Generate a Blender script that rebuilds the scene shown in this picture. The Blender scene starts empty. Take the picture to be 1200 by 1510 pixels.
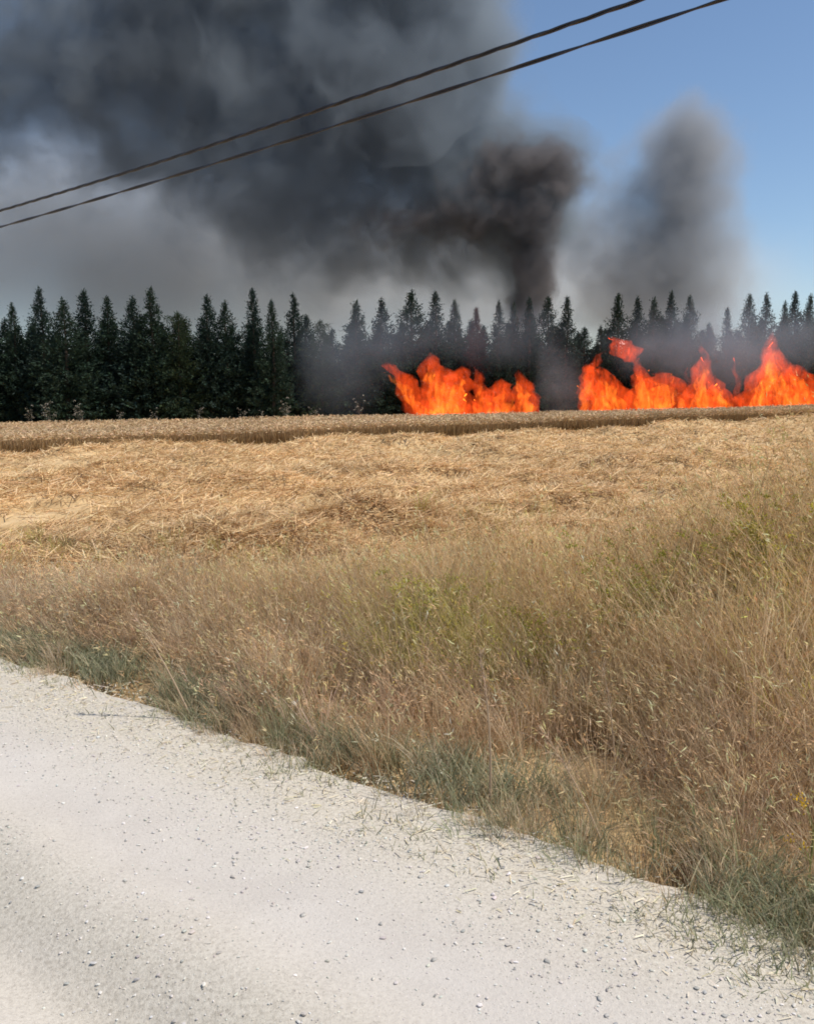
import bpy, bmesh, math, random
import numpy as np
from mathutils import Vector, Matrix

random.seed(7)
rng = np.random.default_rng(11)
scn = bpy.context.scene
COL = scn.collection

# ------------------------------------------------------------------ camera
W0, H0, F0 = 1200.0, 1510.0, 1300.0          # photograph pixels, focal length in pixels
EYE = 1.70
PITCH, ROLL = math.radians(7.6), math.radians(0.8)
fwd = Vector((0, math.cos(PITCH), -math.sin(PITCH)))
r0 = Vector((1, 0, 0)); u0 = Vector((0, math.sin(PITCH), math.cos(PITCH)))
right = r0 * math.cos(ROLL) - u0 * math.sin(ROLL)
up = u0 * math.cos(ROLL) + r0 * math.sin(ROLL)
cam = bpy.data.cameras.new('camera')
cam_ob = bpy.data.objects.new('camera', cam); COL.objects.link(cam_ob)
M = Matrix((right, up, -fwd)).transposed().to_4x4()
M.translation = (0, 0, EYE)
cam_ob.matrix_world = M
cam.sensor_fit = 'VERTICAL'; cam.sensor_height = 36.0; cam.lens = 36.0 * F0 / H0
cam.clip_start = 0.05; cam.clip_end = 6000
scn.camera = cam_ob
EYEV = Vector((0, 0, EYE))

# ------------------------------------------------------------------ world, sun, exposure
SUN_AZ, SUN_EL = math.radians(98), math.radians(58)      # azimuth clockwise from +Y
world = bpy.data.worlds.new('World'); scn.world = world; world.use_nodes = True
wn = world.node_tree
for n in list(wn.nodes): wn.nodes.remove(n)
sky = wn.nodes.new('ShaderNodeTexSky'); sky.sky_type = 'NISHITA'; sky.sun_disc = False
sky.sun_elevation = SUN_EL; sky.sun_rotation = SUN_AZ
sky.altitude = 200; sky.air_density = 1.0; sky.dust_density = 0.25; sky.ozone_density = 3.0
bg = wn.nodes.new('ShaderNodeBackground'); bg.inputs['Strength'].default_value = 0.10
wo = wn.nodes.new('ShaderNodeOutputWorld')
wn.links.new(sky.outputs[0], bg.inputs[0]); wn.links.new(bg.outputs[0], wo.inputs[0])
sun = bpy.data.lights.new('sun', 'SUN'); sun.energy = 4.0; sun.angle = math.radians(0.5)
sun.color = (1.0, 0.95, 0.88)
sun_ob = bpy.data.objects.new('sun', sun); COL.objects.link(sun_ob)
SDIR = Vector((math.sin(SUN_AZ) * math.cos(SUN_EL), math.cos(SUN_AZ) * math.cos(SUN_EL), math.sin(SUN_EL)))
sun_ob.rotation_euler = SDIR.to_track_quat('Z', 'Y').to_euler()
sun_ob.location = (20, 30, 60)
vs = scn.view_settings
vs.view_transform = 'Standard'; vs.look = 'None'; vs.exposure = 0.30; vs.gamma = 1.0; vs.use_curve_mapping = False
scn.cycles.volume_bounces = 1
scn.cycles.transparent_max_bounces = 24
scn.cycles.max_bounces = 6
scn.cycles.volume_max_steps = 256
scn.render.filter_size = 1.8
try: scn.cycles.filter_width = 1.8
except Exception: pass

# ------------------------------------------------------------------ pixel helpers (distance always given by ground or depth)
def ray(px, py):
    v = fwd + right * ((px - W0 / 2) / F0) - up * ((py - H0 / 2) / F0)
    return v
def ground(px, py, z=0.0):
    v = ray(px, py); k = (z - EYE) / v.z
    return EYEV + v * k
def at_y(px, py, Y):
    v = ray(px, py); return EYEV + v * (Y / v.y)

# ------------------------------------------------------------------ mesh helpers
def tag(o, label=None, cat=None, group=None, kind=None):
    if label: o['label'] = label
    if cat: o['category'] = cat
    if group: o['group'] = group
    if kind: o['kind'] = kind
    return o
def empty(name, loc=(0, 0, 0), rz=0.0):
    o = bpy.data.objects.new(name, None); COL.objects.link(o)
    o.location = loc; o.rotation_euler = (0, 0, rz); o.empty_display_size = 0.3
    return o
def raw_mesh(name, V, Fc, col=None, smooth=False):
    """V (N,3); Fc (M,k) one face size; col (N,3) optional"""
    V = np.ascontiguousarray(V, dtype=np.float32); Fc = np.ascontiguousarray(Fc, dtype=np.int32)
    me = bpy.data.meshes.new(name)
    k = Fc.shape[1]
    me.vertices.add(len(V)); me.vertices.foreach_set('co', V.ravel())
    me.loops.add(Fc.size); me.loops.foreach_set('vertex_index', Fc.ravel())
    me.polygons.add(len(Fc)); me.polygons.foreach_set('loop_start', np.arange(0, Fc.size, k, dtype=np.int32))
    me.polygons.foreach_set('loop_total', np.full(len(Fc), k, dtype=np.int32))
    me.polygons.foreach_set('use_smooth', np.full(len(Fc), smooth, dtype=bool))
    if col is not None:
        a = me.color_attributes.new('Col', 'FLOAT_COLOR', 'POINT')
        c4 = np.ones((len(V), 4), dtype=np.float32); c4[:, :3] = col
        a.data.foreach_set('color', c4.ravel())
    me.update(calc_edges=True); me.validate()
    return me
def obj(name, me, mat, parent=None):
    o = bpy.data.objects.new(name, me); COL.objects.link(o)
    if mat is not None and not me.materials: me.materials.append(mat)
    if parent is not None: o.parent = parent
    return o
def norm(a): return a / np.maximum(np.linalg.norm(a, axis=1, keepdims=True), 1e-9)

# value noise (numpy) for layout
def vnoise(x, y, seed=0):
    xi = np.floor(x).astype(np.int64); yi = np.floor(y).astype(np.int64)
    xf = x - xi; yf = y - yi
    def h(a, b):
        n = (a * 374761393 + b * 668265263 + seed * 974711) & 0x7fffffff
        n = ((n ^ (n >> 13)) * 1274126177) & 0x7fffffff
        return ((n ^ (n >> 16)) & 0xffff) / 65535.0
    u = xf * xf * (3 - 2 * xf); v = yf * yf * (3 - 2 * yf)
    return (h(xi, yi) * (1 - u) + h(xi + 1, yi) * u) * (1 - v) + (h(xi, yi + 1) * (1 - u) + h(xi + 1, yi + 1) * u) * v
def fbm(x, y, oct=4, seed=0):
    s = 0; a = .5; t = 0
    for i in range(oct):
        s = s + a * vnoise(x, y, seed + i * 17); t += a; a *= .5; x = x * 2.03 + 3.1; y = y * 2.03 + 1.7
    return s / t

# ------------------------------------------------------------------ materials
def new_mat(name):
    m = bpy.data.materials.new(name); m.use_nodes = True
    nt = m.node_tree
    for n in list(nt.nodes): nt.nodes.remove(n)
    out = nt.nodes.new('ShaderNodeOutputMaterial')
    return m, nt, out
def nd(nt, typ, **kw):
    n = nt.nodes.new(typ)
    for k, v in kw.items(): setattr(n, k, v)
    return n
def ramp(nt, stops, fac=None):
    r = nd(nt, 'ShaderNodeValToRGB')
    el = r.color_ramp.elements
    while len(el) < len(stops): el.new(0.5)
    for e, (p, c) in zip(el, stops):
        e.position = p; e.color = (*c, 1) if len(c) == 3 else c
    if fac is not None: nt.links.new(fac, r.inputs[0])
    return r
def noise(nt, scale, detail=4, rough=.55, vec=None, dist=0):
    n = nd(nt, 'ShaderNodeTexNoise'); n.inputs['Scale'].default_value = scale
    n.inputs['Detail'].default_value = detail; n.inputs['Roughness'].default_value = rough
    n.inputs['Distortion'].default_value = dist
    if vec is not None: nt.links.new(vec, n.inputs['Vector'])
    return n
def mixcol(nt, fac, a, b, mode='MIX'):
    n = nd(nt, 'ShaderNodeMix', data_type='RGBA', blend_type=mode)
    for s, v in ((0, fac), (6, a), (7, b)):
        if hasattr(v, 'is_linked') or hasattr(v, 'links'): nt.links.new(v, n.inputs[s])
        elif isinstance(v, (int, float)): n.inputs[s].default_value = v
        else: n.inputs[s].default_value = (*v, 1)
    return n.outputs[2]
def grass_mat(name, trans=0.35, tint=(1, 1, 1), nscale=1.5):
    m, nt, out = new_mat(name)
    at = nd(nt, 'ShaderNodeAttribute', attribute_name='Col')
    tc = nd(nt, 'ShaderNodeTexCoord')
    n = noise(nt, nscale, 4, .6, tc.outputs['Object'])
    rp = ramp(nt, [(.3, (.84, .82, .80)), (.7, (1.14, 1.12, 1.08))], n.outputs[0])
    c = mixcol(nt, 1.0, at.outputs[0], rp.outputs[0], 'MULTIPLY')
    c = mixcol(nt, 1.0, c, tint, 'MULTIPLY')
    d = nd(nt, 'ShaderNodeBsdfPrincipled'); d.inputs['Roughness'].default_value = .75
    d.inputs['Specular IOR Level'].default_value = .15
    t = nd(nt, 'ShaderNodeBsdfTranslucent')
    nt.links.new(c, d.inputs['Base Color']); nt.links.new(c, t.inputs['Color'])
    mx = nd(nt, 'ShaderNodeMixShader'); mx.inputs[0].default_value = trans
    nt.links.new(d.outputs[0], mx.inputs[1]); nt.links.new(t.outputs[0], mx.inputs[2])
    nt.links.new(mx.outputs[0], out.inputs['Surface'])
    return m
def earth_mat(name, stops, scale, bump=.4, bscale=12, rough=.95):
    m, nt, out = new_mat(name)
    tc = nd(nt, 'ShaderNodeTexCoord')
    n = noise(nt, scale, 6, .62, tc.outputs['Object'], .3)
    rp = ramp(nt, stops, n.outputs[0])
    d = nd(nt, 'ShaderNodeBsdfPrincipled'); d.inputs['Roughness'].default_value = rough
    d.inputs['Specular IOR Level'].default_value = .1
    n2 = noise(nt, bscale, 5, .6, tc.outputs['Object'])
    b = nd(nt, 'ShaderNodeBump'); b.inputs['Strength'].default_value = bump; b.inputs['Distance'].default_value = .03
    nt.links.new(n2.outputs[0], b.inputs['Height']); nt.links.new(b.outputs[0], d.inputs['Normal'])
    nt.links.new(rp.outputs[0], d.inputs['Base Color']); nt.links.new(d.outputs[0], out.inputs['Surface'])
    return m, nt, d, rp, tc

MAT_DRY = grass_mat('dry_grass', .5)
MAT_STRAW = grass_mat('cut_straw', .25, nscale=.5)
MAT_WHEAT = grass_mat('standing_wheat', .3, nscale=.3)
MAT_NEEDLE = grass_mat('conifer_needles', .12, nscale=.6)

# ------------------------------------------------------------------ layout frame: road coordinates (s along road, t into the field)
EA, EB = ground(0, 985), ground(1200, 1415)
RD = (EA - EB); RD.z = 0; RD.normalize()               # road direction, towards the far left
RN = Vector((RD.y, -RD.x, 0))                          # into the field
if RN.y < 0: RN = -RN
R0 = EB.copy()
def st(p): d = p - R0; return d.dot(RD), d.dot(RN)
rd = np.array(RD[:2]); rn = np.array(RN[:2]); ro = np.array(R0[:2])
def st_np(X, Y):
    dx = X - ro[0]; dy = Y - ro[1]
    return dx * rd[0] + dy * rd[1], dx * rn[0] + dy * rn[1]
def xy_np(s, t): return ro[0] + s * rd[0] + t * rn[0], ro[1] + s * rd[1] + t * rn[1]

# wheat strip: foot of its near face and its far edge, as ground lines y = f(x)
wf = [ground(0, 673), ground(600, 651), ground(1200, 625)]
wfx = np.array([p.x for p in wf]); wfy = np.array([p.y for p in wf])
wpoly = np.polyfit(wfx, wfy, 1)
def wheat_front(x): return np.polyval(wpoly, x)
def wheat_back(x): return np.maximum(46.0 + 0.02 * x, wheat_front(x) + 5.0)
def wheat_h(x): return np.clip(0.72 + 0.005 * x, .6, .9)

# ------------------------------------------------------------------ setting: ground, field, road
def field_height(X, Y):
    s, t = st_np(X, Y)
    far = np.clip((t - 1.2) / 2.0, 0, 1)
    calm = np.clip((wheat_front(X) - 1.0 - Y) / 4.0, .0, 1)
    lump = fbm(X * .42 + 9, Y * .8 + 4, 4, 3) ** 1.8 * .85 * calm + calm * fbm(X * 2.2, Y * 3.2, 3, 8) * .10
    verge = .05 * fbm(X * 1.3, Y * 1.3, 3, 21)
    return verge * (1 - far) + (lump - .02) * far

g_mat, *_ = earth_mat('dry_earth', [(.3, (.20, .145, .08)), (.7, (.36, .27, .155))], .4, .3, 6)
me = raw_mesh('ground', [(-3000, -3000, -.40), (3000, -3000, -.40), (3000, 3000, -.40), (-3000, 3000, -.40)], [(0, 1, 2, 3)])
tag(obj('ground', me, g_mat), 'dry bare earth plain reaching to the horizon', 'ground', kind='structure')

def sheet(name, xs, ys, hfun, mat):
    X, Y = np.meshgrid(xs, ys); Z = hfun(X, Y)
    V = np.stack([X, Y, Z], -1).reshape(-1, 3); nx = len(xs); ny = len(ys)
    i = (np.arange(ny - 1)[:, None] * nx + np.arange(nx - 1)[None, :]).ravel()
    me = raw_mesh(name, V, np.stack([i, i + 1, i + nx + 1, i + nx], 1), smooth=True)
    return obj(name, me, mat)
f_mat, fnt, fd, frp, ftc = earth_mat('straw_litter', [(.28, (.24, .15, .07)), (.5, (.50, .345, .175)), (.72, (.66, .48, .27))], 1.6, .8, 9)
ys = np.concatenate([np.arange(-14, 0, .5), np.arange(0, 14, .14), np.arange(14, 50, .2), np.arange(50, 140, 3)])
xs = np.concatenate([np.arange(-110, -30, 3), np.arange(-30, -12, .6), np.arange(-12, 12, .16), np.arange(12, 30, .6), np.arange(30, 111, 3)])
def fh(X, Y):
    s, t = st_np(X, Y)
    z = field_height(X, Y)
    return np.where((t < .25) & (t > -5.3), -.22, np.where(t < 0, .0, z * np.clip((t - .25) / .6, 0, 1)) - .008)
tag(sheet('stubble_field', xs, ys, fh, f_mat), 'golden cut straw lying on the harvested field', 'field', kind='structure')

def edge_wobble(s): return .16 * (fbm(s * 1.6 + 5, s * 0 + .5, 4, 31) - .5) + .15 * (fbm(s * 7, s * 0 + 2.5, 4, 33) - .5)
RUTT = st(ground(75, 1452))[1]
def road_h(s, t):
    z = .012 * (fbm(s * 1.1, t * 1.4, 4, 41) - .5) + .006 * fbm(s * 7, t * 7, 3, 43)
    for c, dpt in ((RUTT, .085), (RUTT + 1.75, .018), (RUTT - 1.6, .04)):
        w = c + .10 * (fbm(s * .7, s * 0 + c, 3, 45) - .5)
        z = z - dpt * np.exp(-((t - w) / .17) ** 2) + dpt * .35 * np.exp(-((t - w - .36) / .16) ** 2)
    return z
s_ax = np.concatenate([np.arange(-60, -6, 1.0), np.arange(-6, 8, .045), np.arange(8, 80, .8)])
t_ax = np.concatenate([np.arange(-5.0, -3.2, .3), np.arange(-3.2, .0, .04), np.linspace(0, 1, 9)])
S, T = np.meshgrid(s_ax, t_ax)
tcol = np.clip(t_ax, None, 0)[:, None] + np.zeros_like(S)
# last columns follow the wobbly road edge
k = np.clip((T - 0.0), 0, 1) * (T > 0)
TT = np.where(T > 0, T * (.12 + edge_wobble(S)), T)
X, Y = xy_np(S, TT)
Z = road_h(S, TT) + .012
Z = np.where(T >= .99, -.15, Z)
Z = np.where(T <= -4.99, -.15, Z)
V = np.stack([X, Y, Z], -1).reshape(-1, 3)
nx = len(s_ax); ny = len(t_ax)
i = (np.arange(ny - 1)[:, None] * nx + np.arange(nx - 1)[None, :]).ravel()
# dust tone: r = share of loose coarse grit
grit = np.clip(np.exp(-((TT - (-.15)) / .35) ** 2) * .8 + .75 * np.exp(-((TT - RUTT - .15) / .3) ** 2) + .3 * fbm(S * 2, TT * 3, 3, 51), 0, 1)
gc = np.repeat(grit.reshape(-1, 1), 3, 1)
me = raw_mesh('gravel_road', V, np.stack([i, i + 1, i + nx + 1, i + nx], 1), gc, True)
r_mat, nt, out = new_mat('limestone_dust')
tc = nd(nt, 'ShaderNodeTexCoord'); at = nd(nt, 'ShaderNodeAttribute', attribute_name='Col')
n1 = noise(nt, 1.6, 8, .68, tc.outputs['Object'], .5)
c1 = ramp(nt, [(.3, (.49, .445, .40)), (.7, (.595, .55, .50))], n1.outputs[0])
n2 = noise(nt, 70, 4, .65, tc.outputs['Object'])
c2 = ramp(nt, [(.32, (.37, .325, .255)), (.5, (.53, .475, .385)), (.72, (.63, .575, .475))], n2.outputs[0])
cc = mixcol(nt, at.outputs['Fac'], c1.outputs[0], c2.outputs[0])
n4 = noise(nt, 160, 2, .5, tc.outputs['Object'])
cs = ramp(nt, [(.27, (.62, .6, .58)), (.36, (1, 1, 1))], n4.outputs[0])
cc = mixcol(nt, 1.0, cc, cs.outputs[0], 'MULTIPLY')
d = nd(nt, 'ShaderNodeBsdfPrincipled'); d.inputs['Roughness'].default_value = .95; d.inputs['Specular IOR Level'].default_value = .1
b = nd(nt, 'ShaderNodeBump'); b.inputs['Strength'].default_value = .55; b.inputs['Distance'].default_value = .009
n3 = noise(nt, 85, 6, .7, tc.outputs['Object'])
nt.links.new(n3.outputs[0], b.inputs['Height']); nt.links.new(b.outputs[0], d.inputs['Normal'])
nt.links.new(cc, d.inputs['Base Color']); nt.links.new(d.outputs[0], out.inputs['Surface'])
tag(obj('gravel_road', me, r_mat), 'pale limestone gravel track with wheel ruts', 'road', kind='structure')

# ------------------------------------------------------------------ vectorised blades, heads, stones
def blades(P, h, az, lean, width, col, col_tip=None, side_az=None):
    """3 segment tapered blades. P (n,3) h az lean width (n,), col (n,3)"""
    n = len(P)
    L = np.array([0, .4, .75, 1.0])
    ld = np.stack([np.cos(az), np.sin(az), np.zeros(n)], 1)
    sa = rng.uniform(0, 2 * math.pi, n) if side_az is None else side_az
    sd = np.stack([np.cos(sa), np.sin(sa), np.zeros(n)], 1)
    V = np.zeros((n, 7, 3)); C = np.zeros((n, 7, 3))
    if col_tip is None: col_tip = col
    wk = [1.0, .85, .55]
    for q in range(4):
        u = L[q]
        p = P + ld * (lean * h * (0.25 * u + .75 * u * u))[:, None]
        p = p + np.array([0, 0, 1.0]) * (h * u * np.sqrt(np.clip(1 - (lean * u) ** 2 * .5, .1, 1)))[:, None]
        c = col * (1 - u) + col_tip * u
        if q < 3:
            V[:, 2 * q] = p - sd * (width * wk[q] * .5)[:, None]; V[:, 2 * q + 1] = p + sd * (width * wk[q] * .5)[:, None]
            C[:, 2 * q] = c; C[:, 2 * q + 1] = c
        else:
            V[:, 6] = p; C[:, 6] = c
    f = np.array([(0, 1, 3), (0, 3, 2), (2, 3, 5), (2, 5, 4), (4, 5, 6)])
    Fc = (np.arange(n)[:, None, None] * 7 + f[None]).reshape(-1, 3)
    return V.reshape(-1, 3), Fc, C.reshape(-1, 3), V[:, 6]
def spindles(P, dirv, ln, rad, col):
    n = len(P); dirv = norm(dirv)
    a = norm(np.cross(dirv, rng.normal(size=(n, 3)))); bb = np.cross(dirv, a)
    V = np.zeros((n, 5, 3))
    V[:, 0] = P; V[:, 1] = P + dirv * (ln * .4)[:, None] + a * rad[:, None]
    V[:, 2] = P + dirv * (ln * .4)[:, None] - .5 * a * rad[:, None] + .87 * bb * rad[:, None]
    V[:, 3] = P + dirv * (ln * .4)[:, None] - .5 * a * rad[:, None] - .87 * bb * rad[:, None]
    V[:, 4] = P + dirv * ln[:, None]
    f = np.array([(0, 2, 1), (0, 3, 2), (0, 1, 3), (4, 1, 2), (4, 2, 3), (4, 3, 1)])
    Fc = (np.arange(n)[:, None, None] * 5 + f[None]).reshape(-1, 3)
    return V.reshape(-1, 3), Fc, np.repeat(col, 5, 0)
def join(parts):
    Vs, Fs, Cs = [], [], []; off = 0
    for V, Fc, C in parts:
        Vs.append(V); Fs.append(Fc + off); Cs.append(C); off += len(V)
    return np.concatenate(Vs), np.concatenate(Fs), np.concatenate(Cs)
def pal(n, cols, w=None):
    c = np.array(cols); i = rng.choice(len(c), n, p=w)
    return c[i] * rng.uniform(.8, 1.2, (n, 1)) * rng.uniform(.95, 1.05, (n, 3))
def lerp_pal(f, a, b): return a * (1 - f[:, None]) + b * f[:, None]

# region seen by the camera (with a margin for a step aside)
def in_view(X, Y, m=1.6): return (np.abs(X) < .5 * Y + m) & (Y > 1.2)

# ---- verge of tall dry grass: tussocks of blades that spread from a common foot ----
def verge_shape(s, t):
    """low and narrow along the far left, about a metre high and wide on the right"""
    side = np.clip((6.2 - s) / 6.2, 0, 1)
    hmax = .40 + .56 * side ** 1.2
    tmax = 1.15 + 2.5 * side + .9 * (fbm(s * .8, s * 0, 3, 61) - .5)
    rise = np.clip((t + .06) / (1.0 + .9 * side), .08, 1) ** .95
    fall = np.clip((tmax - t) / .9 + .5, 0, 1)
    return hmax * rise * (.35 + .65 * fall), fall, side
def tussocks(NC, s0, s1, t0, t1, per, thin):
    s = rng.uniform(s0, s1, NC); t = t0 + (t1 - t0) * rng.random(NC); X, Y = xy_np(s, t)
    hv, fall, side = verge_shape(s, t)
    patch = fbm(X * 1.1 + 3, Y * 1.1, 3, 63)
    keep = in_view(X, Y, 1.3) & (rng.random(NC) < (.10 + .90 * fall)) & (rng.random(NC) < np.clip(1.25 - thin * Y, .2, 1)) & (patch > .27)
    s, t, X, Y, hv, fall, patch = (a[keep] for a in (s, t, X, Y, hv, fall, patch))
    nc = len(s)
    ch = hv * (.55 + .8 * patch) * rng.uniform(.7, 1.25, nc)
    cr = rng.uniform(.03, .11, nc)
    caz = math.radians(150) + rng.normal(0, 1.2, nc); cl = rng.gamma(1.6, .13, nc)
    green = np.clip(1.0 - t / .55, 0, 1) * rng.uniform(.5, 1, nc); mauve = np.clip(1.9 - t / 1.0, 0, 1)
    dry = pal(nc, [(.74, .55, .30), (.66, .47, .24), (.80, .63, .38), (.52, .36, .18), (.60, .52, .22)], [.32, .24, .26, .10, .08])
    mau = pal(nc, [(.68, .54, .39), (.60, .46, .33), (.76, .62, .47)])
    grn = pal(nc, [(.31, .34, .20), (.37, .38, .23), (.56, .49, .33)])
    f = mauve * rng.uniform(.35, 1, nc)
    col = lerp_pal(f, dry, mau)
    col = lerp_pal((rng.random(nc) < green).astype(float), col, grn)
    og = fbm(X * .7 + 7, Y * .7, 3, 67)
    ol = (og > .54) & (t > 1.0) & (rng.random(nc) < .5)
    col[ol] = pal(int(ol.sum()), [(.58, .53, .17), (.50, .46, .15)])
    # blades
    cnt = np.maximum(6, (per * rng.uniform(.5, 1.5, nc)).astype(int))
    ix = np.repeat(np.arange(nc), cnt); n = len(ix)
    ra = rng.uniform(0, 2 * math.pi, n); rr = np.sqrt(rng.random(n)) * cr[ix]
    bx = X[ix] + rr * np.cos(ra); by = Y[ix] + rr * np.sin(ra)
    h = ch[ix] * rng.beta(3.2, 1.7, n) * 1.3 + .03
    lean = np.clip(rng.gamma(1.9, .16, n) + .3 * rr / cr[ix], 0, 1.1)
    vx = np.cos(ra) * lean + cl[ix] * np.cos(caz[ix]); vy = np.sin(ra) * lean + cl[ix] * np.sin(caz[ix])
    az = np.arctan2(vy, vx); lean = np.clip(np.hypot(vx, vy), 0, 1.15)
    c = col[ix] * rng.uniform(.75, 1.25, (n, 1))
    dist = np.hypot(bx, by)
    wd = rng.uniform(.0018, .0036, n) * (1 + .17 * np.maximum(dist - 3.3, 0))
    st_ = t[ix]
    z = field_height(bx, by) * np.clip((st_ - .25) / .6, 0, 1) - .02
    return np.stack([bx, by, z], 1), h, az, lean, wd, c, dist
tus = [tussocks(4300, -2.5, 5.5, .0, 4.6, 40, .05), tussocks(3200, 3.5, 22, .0, 2.6, 40, .04), tussocks(1500, -4, 6, 3.0, 7.5, 18, .03)]
P, h, az, lean, width, col, dist = (np.concatenate([q[k] for q in tus]) for k in range(7))
n = len(h)
V, Fc, C, tips = blades(P, h, az, lean, width, col * .9, col)
parts = [(V, Fc, C)]
hd = np.where((h > .22) & (rng.random(n) < .30))[0]
for rep in range(3):                      # loose panicles: a few small spikelets near each tip
    nh = len(hd)
    dirv = np.stack([np.cos(az[hd]) * lean[hd], np.sin(az[hd]) * lean[hd], .9 - .6 * lean[hd]], 1) + rng.normal(0, .35, (nh, 3))
    off = np.array([0, 0, -1.0]) * (rng.uniform(0, .07, nh))[:, None] + rng.normal(0, .006, (nh, 3))
    parts.append(spindles(tips[hd] + off, dirv, rng.uniform(.018, .05, nh), rng.uniform(.0014, .0034, nh) * (1 + .1 * np.maximum(dist[hd] - 3.3, 0)), np.minimum(col[hd] * np.array([1.2, 1.17, 1.12]), .8)))
V, Fc, C = join(parts)
o = obj('dry_grass', raw_mesh('dry_grass', V, Fc, C), MAT_DRY)
tag(o, 'tall dry brown grass growing along the gravel road', 'grass', kind='stuff')
print('dry grass', n, len(Fc))

# ---- short grey-green grass creeping onto the road edge ----------------------------
N = 130000
s = rng.uniform(-5, 22, N); t = rng.normal(.17, .24, N) + edge_wobble(s) * 1.2
X, Y = xy_np(s, t)
pt = fbm(s * 1.3, t * 2, 3, 71)
keep = in_view(X, Y, 1.0) & (t > -.34) & (t < .9) & (rng.random(N) < np.clip((pt - .38) * 5, .02, 1)) & (rng.random(N) < np.clip(1.3 - .07 * Y, .3, 1))
s, t, X, Y = s[keep], t[keep], X[keep], Y[keep]; n = len(s)
h = rng.uniform(.04, .16, n) * np.clip(.5 + 1.6 * (t + .2), .3, 1.4)
az = rng.uniform(0, 2 * math.pi, n); lean = rng.uniform(.3, 1.0, n)
col = pal(n, [(.28, .30, .19), (.33, .34, .22), (.39, .38, .25), (.62, .55, .38)], [.3, .28, .2, .22])
dist = np.sqrt(X ** 2 + Y ** 2)
V, Fc, C, _ = blades(np.stack([X, Y, np.full(n, -.005)], 1), h, az, lean, rng.uniform(.003, .006, n) * (1 + .1 * np.maximum(dist - 3, 0)), col)
tag(obj('green_grass', raw_mesh('green_grass', V, Fc, C), MAT_DRY), 'short grey green grass creeping over the road edge', 'grass', kind='stuff')
print('green', n)

# ---- flat cut straw on the field and loose straw bits at the road edge ---------------
def straw(X, Y, Z, ln, wd, col, az, tilt):
    n = len(X)
    dv = np.stack([np.cos(az) * np.cos(tilt), np.sin(az) * np.cos(tilt), np.sin(tilt)], 1)
    sd = norm(np.stack([-np.sin(az), np.cos(az), rng.normal(0, .7, n)], 1))
    P = np.stack([X, Y, Z], 1)
    V = np.zeros((n, 4, 3))
    V[:, 0] = P - sd * wd[:, None]; V[:, 1] = P + sd * wd[:, None]
    V[:, 2] = P + dv * ln[:, None] + sd * wd[:, None] * .6; V[:, 3] = P + dv * ln[:, None] - sd * wd[:, None] * .6
    f = np.array([(0, 1, 2), (0, 2, 3)])
    Fc = (np.arange(n)[:, None, None] * 4 + f[None]).reshape(-1, 3)
    return V.reshape(-1, 3), Fc, np.repeat(col, 4, 0)
N = 520000
u = rng.random(N); Y = 4.5 * (52 / 4.5) ** u; X = rng.uniform(-1, 1, N) * (.5 * Y + 1.6)
s, t = st_np(X, Y)
hf = field_height(X, Y)
heap = fbm(X * .42 + 9, Y * .8 + 4, 4, 3)
keep = (t > .5) & (Y < wheat_front(X) - .25) & (rng.random(N) < np.clip((t - .4) / 1.5, 0, 1)) & (rng.random(N) < np.clip(.25 + 3.6 * (heap - .38), .06, 1))
X, Y, t, hf, heap = X[keep], Y[keep], t[keep], hf[keep], heap[keep]; n = len(X)
az = math.radians(15) + 2.2 * (fbm(X * .5, Y * .5, 2, 77) - .5) + rng.normal(0, 1.5, n)
col = pal(n, [(.74, .53, .29), (.65, .45, .235), (.80, .62, .38), (.48, .31, .155)], [.35, .3, .2, .15])
V, Fc, C = straw(X, Y, hf + rng.uniform(-.02, .05, n), rng.uniform(.08, .28, n), rng.uniform(.002, .0038, n) * (1 + .13 * np.maximum(Y - 4, 0)), col, az, rng.normal(.10, .24, n))
tag(obj('cut_straw', raw_mesh('cut_straw', V, Fc, C), MAT_STRAW), 'loose golden straw heaped in rows over the field', 'straw', kind='stuff')
print('straw', n)
N = 8000
s = rng.uniform(-4, 12, N); t = rng.normal(.02, .17, N); X, Y = xy_np(s, t)
keep = in_view(X, Y, .8) & (t > -.9)
s, t, X, Y = s[keep], t[keep], X[keep], Y[keep]; n = len(X)
col = pal(n, [(.66, .60, .44), (.58, .50, .34), (.72, .67, .54)])
V, Fc, C = straw(X, Y, road_h(s, t) + .018, rng.gamma(2, .011, n) + .008, rng.uniform(.0012, .0030, n), col, rng.uniform(0, 6.28, n), rng.normal(.05, .12, n))
tag(obj('straw_litter', raw_mesh('straw_litter', V, Fc, C), MAT_STRAW), 'pale broken straw scattered where grass meets road', 'straw', kind='stuff')

# ---- standing wheat strip -------------------------------------------------------------
N = 125000
X = rng.uniform(-34, 40, N); q = rng.random(N) ** 1.5
Yf = wheat_front(X) + .5 * (fbm(X * .5, X * 0, 3, 81) - .5); Yb = wheat_back(X)
Y = Yf + (Yb - Yf) * q
keep = in_view(X, Y, 6)
X, Y, q = X[keep], Y[keep], q[keep]; n = len(X)
h = wheat_h(X) * rng.uniform(.78, 1.06, n) * (.9 + .2 * fbm(X * .4, Y * .4, 3, 83))
az = rng.uniform(0, 6.28, n); lean = rng.uniform(.05, .35, n)
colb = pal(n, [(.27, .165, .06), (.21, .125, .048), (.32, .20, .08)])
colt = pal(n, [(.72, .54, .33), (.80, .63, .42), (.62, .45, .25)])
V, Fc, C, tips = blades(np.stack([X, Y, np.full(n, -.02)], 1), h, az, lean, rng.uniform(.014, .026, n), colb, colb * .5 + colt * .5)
pr = [(V, Fc, C)]
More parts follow.
